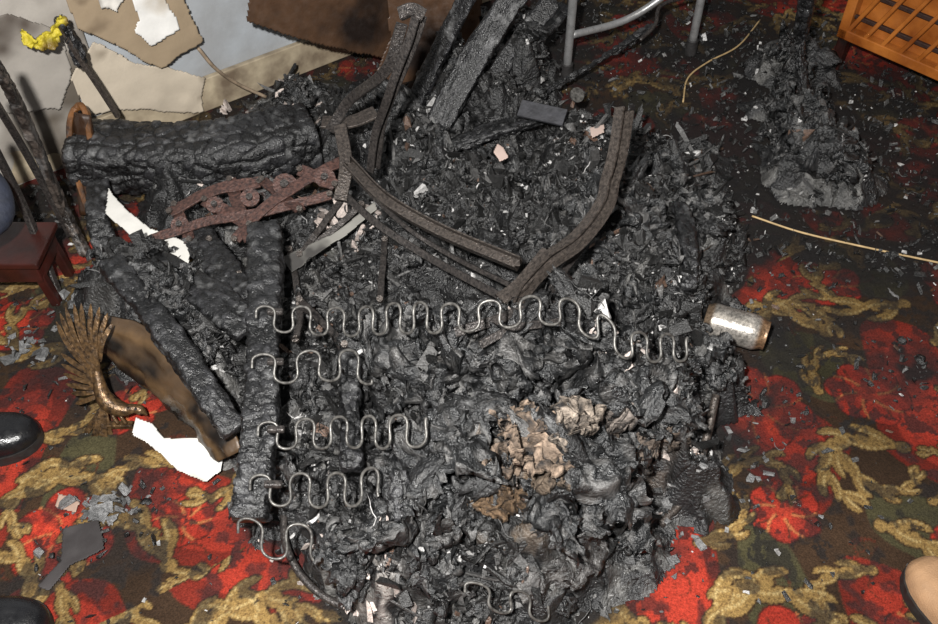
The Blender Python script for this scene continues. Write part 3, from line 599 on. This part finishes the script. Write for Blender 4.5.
fl('torn_white_paper',[(280,255),(330,235),(375,205),(378,212),(330,245),(290,270)],.13,stain((130,128,122),(60,58,56),10,.5,8),36)
fl('plaster_fragment',[(497,142),(504,146),(510,156),(500,160),(494,152)],.17,lambda x,y:np.array(lin((190,168,158))),37)
fl('plaster_fragment',[(590,128),(604,124),(606,132),(592,138)],.18,lambda x,y:np.array(lin((180,160,150))),38)
# ------------------------------------------------------------------ beverage can
zc=.07; a=spot(712,320,zc); b=spot(760,334,zc); ax=(b-a);ax/=np.linalg.norm(ax)
prof=[(0,.0),(.006,.020),(.004,.024),(-.001,.0265),(.0,.028),(.004,.029),(.010,.0325),(.016,.033),(.03,.0328),(.04,.0333),(.06,.0328),(.08,.0333),(.094,.033),(.102,.030),(.108,.027),(.112,.0268),(.114,.0275),(.115,.0268),(.112,.0255),(.110,.0245),(.110,.012),(.109,0.)]
k=32; e1=np.cross(ax,[0,0,1.]);e1/=np.linalg.norm(e1);e2=np.cross(e1,ax); aa=np.arange(k)/k*2*np.pi
SCN=1.15; c0=(a+b)/2-ax*.0575*SCN; V=np.array([[c0+(ax*s+(e1*math.cos(t)+e2*math.sin(t))*r)*SCN for t in aa] for s,r in prof])
Cc=np.zeros((len(prof),k,3))
for i,(s,r) in enumerate(prof):
    for j in range(k):
        n_=vn2(np.array(s*60),np.array(j*.6),4); base=c3(176,170,162)*(.4+.7*n_)
        if s<.012: base=c3(124,106,88)*.7
        if s>.098: base=c3(124,98,74)*(.5+n_)
        Cc[i,j]=base
quadmesh('beverage_can',V,gridF(len(prof),k,True),mat('scorched_aluminium_material',None,rough=.33,metal=.5,noise=.5,nscale=160,bump=.15),Cc.reshape(-1,3),True)
# ------------------------------------------------------------------ cords
M_cord=mat('flex_cord_material',(176,150,108),rough=.6,noise=.2)
tube('flex_cord',S((752,216,.004),(800,232,.004),(860,246,.004),(945,264,.004)),.0026,M_cord,None,n=40,k=8)
tube('flex_cord',S((683,102,.006),(688,78,.006),(708,62,.006),(738,46,.006),(760,20,.006)),.0026,M_cord,None,n=40,k=8)
# ------------------------------------------------------------------ eagle
EG=empty('brass_eagle_ornament'); eo=spot(108,398,.06); eu=np.array([0,.55,.83]); er=np.array([1.,0,0]); en=np.cross(er,eu)
def E(u,v,d=0.):
    return eo+er*(u*.00195)+eu*(v*.0021)+en*d
def feather(nm,p,q,w,d=0,m=0.):
    mid=((p[0]+q[0])/2+m,(p[1]+q[1])/2)
    P=[E(*p,d+.004),E(*mid,d+.006),E(*q,d)]
    bar(nm,P,w,.003,M_brass,EG,up=en,n=12,scale=np.interp(np.linspace(0,1,12),[0,.3,.8,.95,1],[.5,.9,1,.6,.15]))
i=0
for tx,ty in [(-44,76),(-40,84),(-33,90),(-25,93),(-17,94),(-8,93),(1,90),(8,84),(12,74)]:
    i+=1; feather('wing_feather_%d'%i,(-14+i*1.3,24+i*1.6),(tx,ty),.010,.003*(i%2),-3)
for tx,ty in [(-44,44),(-44,34),(-44,24),(-42,14),(-38,4),(-34,-6)]:
    i+=1; feather('wing_feather_%d'%i,(-6,22-(i-9)*3),(tx,ty),.0105,-.003+.003*(i%2),0)
for tx,ty in [(-28,-38),(-22,-52),(-14,-66),(-7,-60),(0,-46)]:
    i+=1; feather('tail_feather_%d'%i,(-4,-8),(tx,ty),.013,.003*(i%2),0)
for wi in range(7): feather('covert_%d'%wi,(-4,8+wi*4),(-20+wi*2,24+wi*5),.012,.006,0)
P=spline([E(-8,40,.004),E(-7,22,.006),E(-3,4,.008),E(6,-6,.010),E(18,-10,.010),E(28,-9,.010),E(36,-12,.008),E(40,-17,.005)],40)
V,F,x_,y_=sweepVF(P,circ(1,14),np.interp(np.linspace(0,1,40),[0,.12,.35,.5,.62,.74,.82,.9,1],[.004,.010,.018,.017,.012,.009,.0105,.005,.001]),up=tuple(en)); build('body',V,F,(x_,y_),M_brass,None,True,EG)
for q in((4,-18),(12,-18)): tube('talon',[E(q[0],-10,.008),E(q[0]+2,-18,.01),E(q[0]+6,-25,.008)],.004,M_brass,EG,n=8)
bar('perch',[E(-4,-27,.002),E(24,-27,.002)],.014,.012,M_brass,EG,n=6)
disc('eye',E(31,-8,.018),.003,.003,M_sole,EG,tuple(en))
# ------------------------------------------------------------------ shoes
def shoe(toe,ang,material,L=.29,W=.1):
    R_=empty('leather_shoe' if material is M_leather else 'suede_boot'); d=np.array([math.cos(ang),math.sin(ang),0]); s_=np.array([-d[1],d[0],0]); up=np.array([0,0,1.])
    t=np.array([0,.012,.04,.09,.16,.25,.36,.46,.56,.7,.84,.94,1.]); w=np.array([.12,.34,.56,.78,.94,1,.97,.86,.76,.7,.72,.6,.3]); h=np.array([.022,.034,.046,.055,.06,.066,.08,.1,.115,.118,.12,.118,.11])
    tt=np.linspace(0,1,50)**1.5; ww=np.interp(tt,t,w)*W/2; hh=np.interp(tt,t,h)
    k=26;a_=np.linspace(0,np.pi,k); 
    V=np.array([[toe-d*q*L+s_*(math.copysign(abs(math.cos(x))**.7,math.cos(x))*w_)+up*(.02+(h_-.02)*abs(math.sin(x))**.75) for x in a_] for q,w_,h_ in zip(tt,ww,hh)])
    fr=np.repeat((toe+up*.02)[None],k,0)[None]; bk=np.repeat((toe-d*L+up*.03)[None],k,0)[None]
    V=np.concatenate([fr,V,bk]); quadmesh('upper',V,gridF(len(V),k),material,None,True,R_)
    P=np.concatenate([[toe-d*q*L+s_*w_*1.08 for q,w_ in zip(tt,ww)],[toe-d*q*L-s_*w_*1.08 for q,w_ in zip(tt[::-1],ww[::-1])]])
    n=len(P); Vs=np.vstack([P+up*.0,P+up*.022]); me=bpy.data.meshes.new('sole'); me.from_pydata([tuple(x) for x in Vs],[],[tuple(range(n))[::-1],tuple(range(n,2*n))]+[(i,(i+1)%n,(i+1)%n+n,i+n) for i in range(n)])
    me.materials.append(M_sole); o=bpy.data.objects.new('sole',me); sc.collection.objects.link(o); o.parent=R_
    c=toe-d*L*.76; rr=[(.10,1.0),(.125,.95),(.15,.9),(.152,.84),(.14,.8),(.11,.78)]
    V=np.array([[c+d*math.cos(x)*.06*f+s_*math.sin(x)*.037*f+up*z for x in np.arange(24)/24*6.2832] for z,f in rr]); quadmesh('collar',V,gridF(len(rr),24,True),material,None,True,R_)
    for i in range(4):
        q=.34+.055*i; z=float(np.interp(q,t,h))+.001; p=toe-d*q*L+up*z; tube('lace_%d'%i,[p-s_*.018,p+up*.003,p+s_*.018],.002,M_sole,R_,n=8,k=6)
shoe(spot(41,432,.02)*[1,1,0],math.radians(12),M_leather)
shoe(spot(50,622,.02)*[1,1,0],math.radians(8),M_leather)
shoe(spot(914,560,.02)*[1,1,0],math.radians(112),M_tan,.3,.11)
# ------------------------------------------------------------------ walking frame
WF=empty('walking_frame')
feet=[spot(566,78),spot(690,54)]
fl_=[np.array([feet[0][0],feet[0][1],0]),np.array([feet[1][0],feet[1][1],0]),np.array([feet[0][0]+.05,feet[0][1]+.42,0]),np.array([feet[1][0]+.12,feet[1][1]+.38,0])]
for i,f in enumerate(fl_):
    tube('leg_%d'%(i+1),[f+[0,0,.03],f+[0,0,.45],f+[0,0,.8]],.0125,M_rail,WF,k=14); tube('ferrule_%d'%(i+1),[f,f+[0,0,.03],f+[0,0,.05]],.018,M_rub,WF,k=14)
u8=np.array([0,0,1.])
tube('handle_left',[fl_[0]+u8*.8,(fl_[0]+fl_[2])/2+u8*.86,fl_[2]+u8*.8],.0125,M_rail,WF); tube('handle_right',[fl_[1]+u8*.8,(fl_[1]+fl_[3])/2+u8*.86,fl_[3]+u8*.8],.0125,M_rail,WF)
tube('cross_low',[fl_[0]+u8*.14,(fl_[0]+fl_[1])/2+u8*.15+[0,.03,0],fl_[1]+u8*.3],.011,M_rail,WF); tube('cross_rear',[fl_[2]+u8*.5,fl_[3]+u8*.5],.011,M_rail,WF)
tube('side_brace',[fl_[0]+u8*.3,fl_[2]+u8*.3],.011,M_rail,WF)
f=spot(474,40); tube('metal_crutch',[f+[0,0,.0],f+[0,0.01,.5],f+[0,.02,1.0]],.012,M_rail,None,k=12)
# ------------------------------------------------------------------ wooden unit top right
WU=empty('slatted_wooden_cabinet')
A_=spot(826,66,.0); B_=spot(960,128,.0); dr=(B_-A_); LL=np.linalg.norm(dr); dr/=LL; nb=np.array([-dr[1],dr[0],0.])
if nb[1]<0: nb=-nb
z0=.1; Ht=.6
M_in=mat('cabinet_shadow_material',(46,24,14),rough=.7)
box('back_panel',A_+nb*.035+[0,0,z0],dr*(LL+.5),nb*.3,[0,0,Ht],M_oak,WU)
box('bottom_rail',A_+[0,0,z0],dr*(LL+.5),nb*.035,[0,0,.03],M_oak,WU)
box('end_post',A_+[0,0,z0-.0],dr*.03,nb*.04,[0,0,Ht],M_oak,WU)
box('mid_post',A_+dr*.36+[0,0,z0],dr*.03,nb*.04,[0,0,Ht],M_oak,WU)
for i in range(13):
    x0=.03+.055*i; 
    p=A_+dr*x0+nb*.012+[0,0,z0+.03]; q=p+dr*.22+u8*.5
    bar('slat_%d'%i,[p,q],.012,.02,M_oak,WU,up=nb,n=4)
for i in range(5): bar('gap_shade_strip_%d'%i,[A_+dr*.02+nb*.02+u8*(z0+.07+.075*i),A_+dr*(LL+.4)+nb*.02+u8*(z0+.07+.075*i)],.012,.012,M_in,WU,up=nb,n=3)  # dark strips, shade of the gaps between slats put in as colour
for i,xx in enumerate([0.01,.36,.75]):
    for j,yy in enumerate([.015,.3]): p=A_+dr*(xx+.012)+nb*yy; bar('foot_%d_%d'%(i,j),[p+u8*z0,p],.03,.03,M_redwood,WU,up=tuple(nb),n=4)
charbeam('charred_pole',S((805,100,.05),(800,40,.2),(812,-20,.4)),.035,.03,None,seed=51)
# ------------------------------------------------------------------ light
def area(name,loc,tgt,size,e,col=(1,1,1)):
    l=bpy.data.lights.new(name,'AREA'); l.size=size; l.energy=e; l.color=col; o=bpy.data.objects.new(name,l); sc.collection.objects.link(o)
    o.location=loc; o.rotation_euler=(Vector(tgt)-Vector(loc)).to_track_quat('-Z','Y').to_euler(); return o
area('camera_flash',(-.16,-.02,1.72),(0,1.6,0),.06,98,(1,.98,.95))
area('ceiling_bounce_fill',(.6,1.2,2.5),(.3,1.6,0),.8,6,(1,.93,.82))  # unseen soft light added as ambient bounce from the ceiling
w=bpy.data.worlds.new('world'); sc.world=w; w.use_nodes=True; w.node_tree.nodes['Background'].inputs[0].default_value=(.9,.95,1,1); w.node_tree.nodes['Background'].inputs[1].default_value=.15
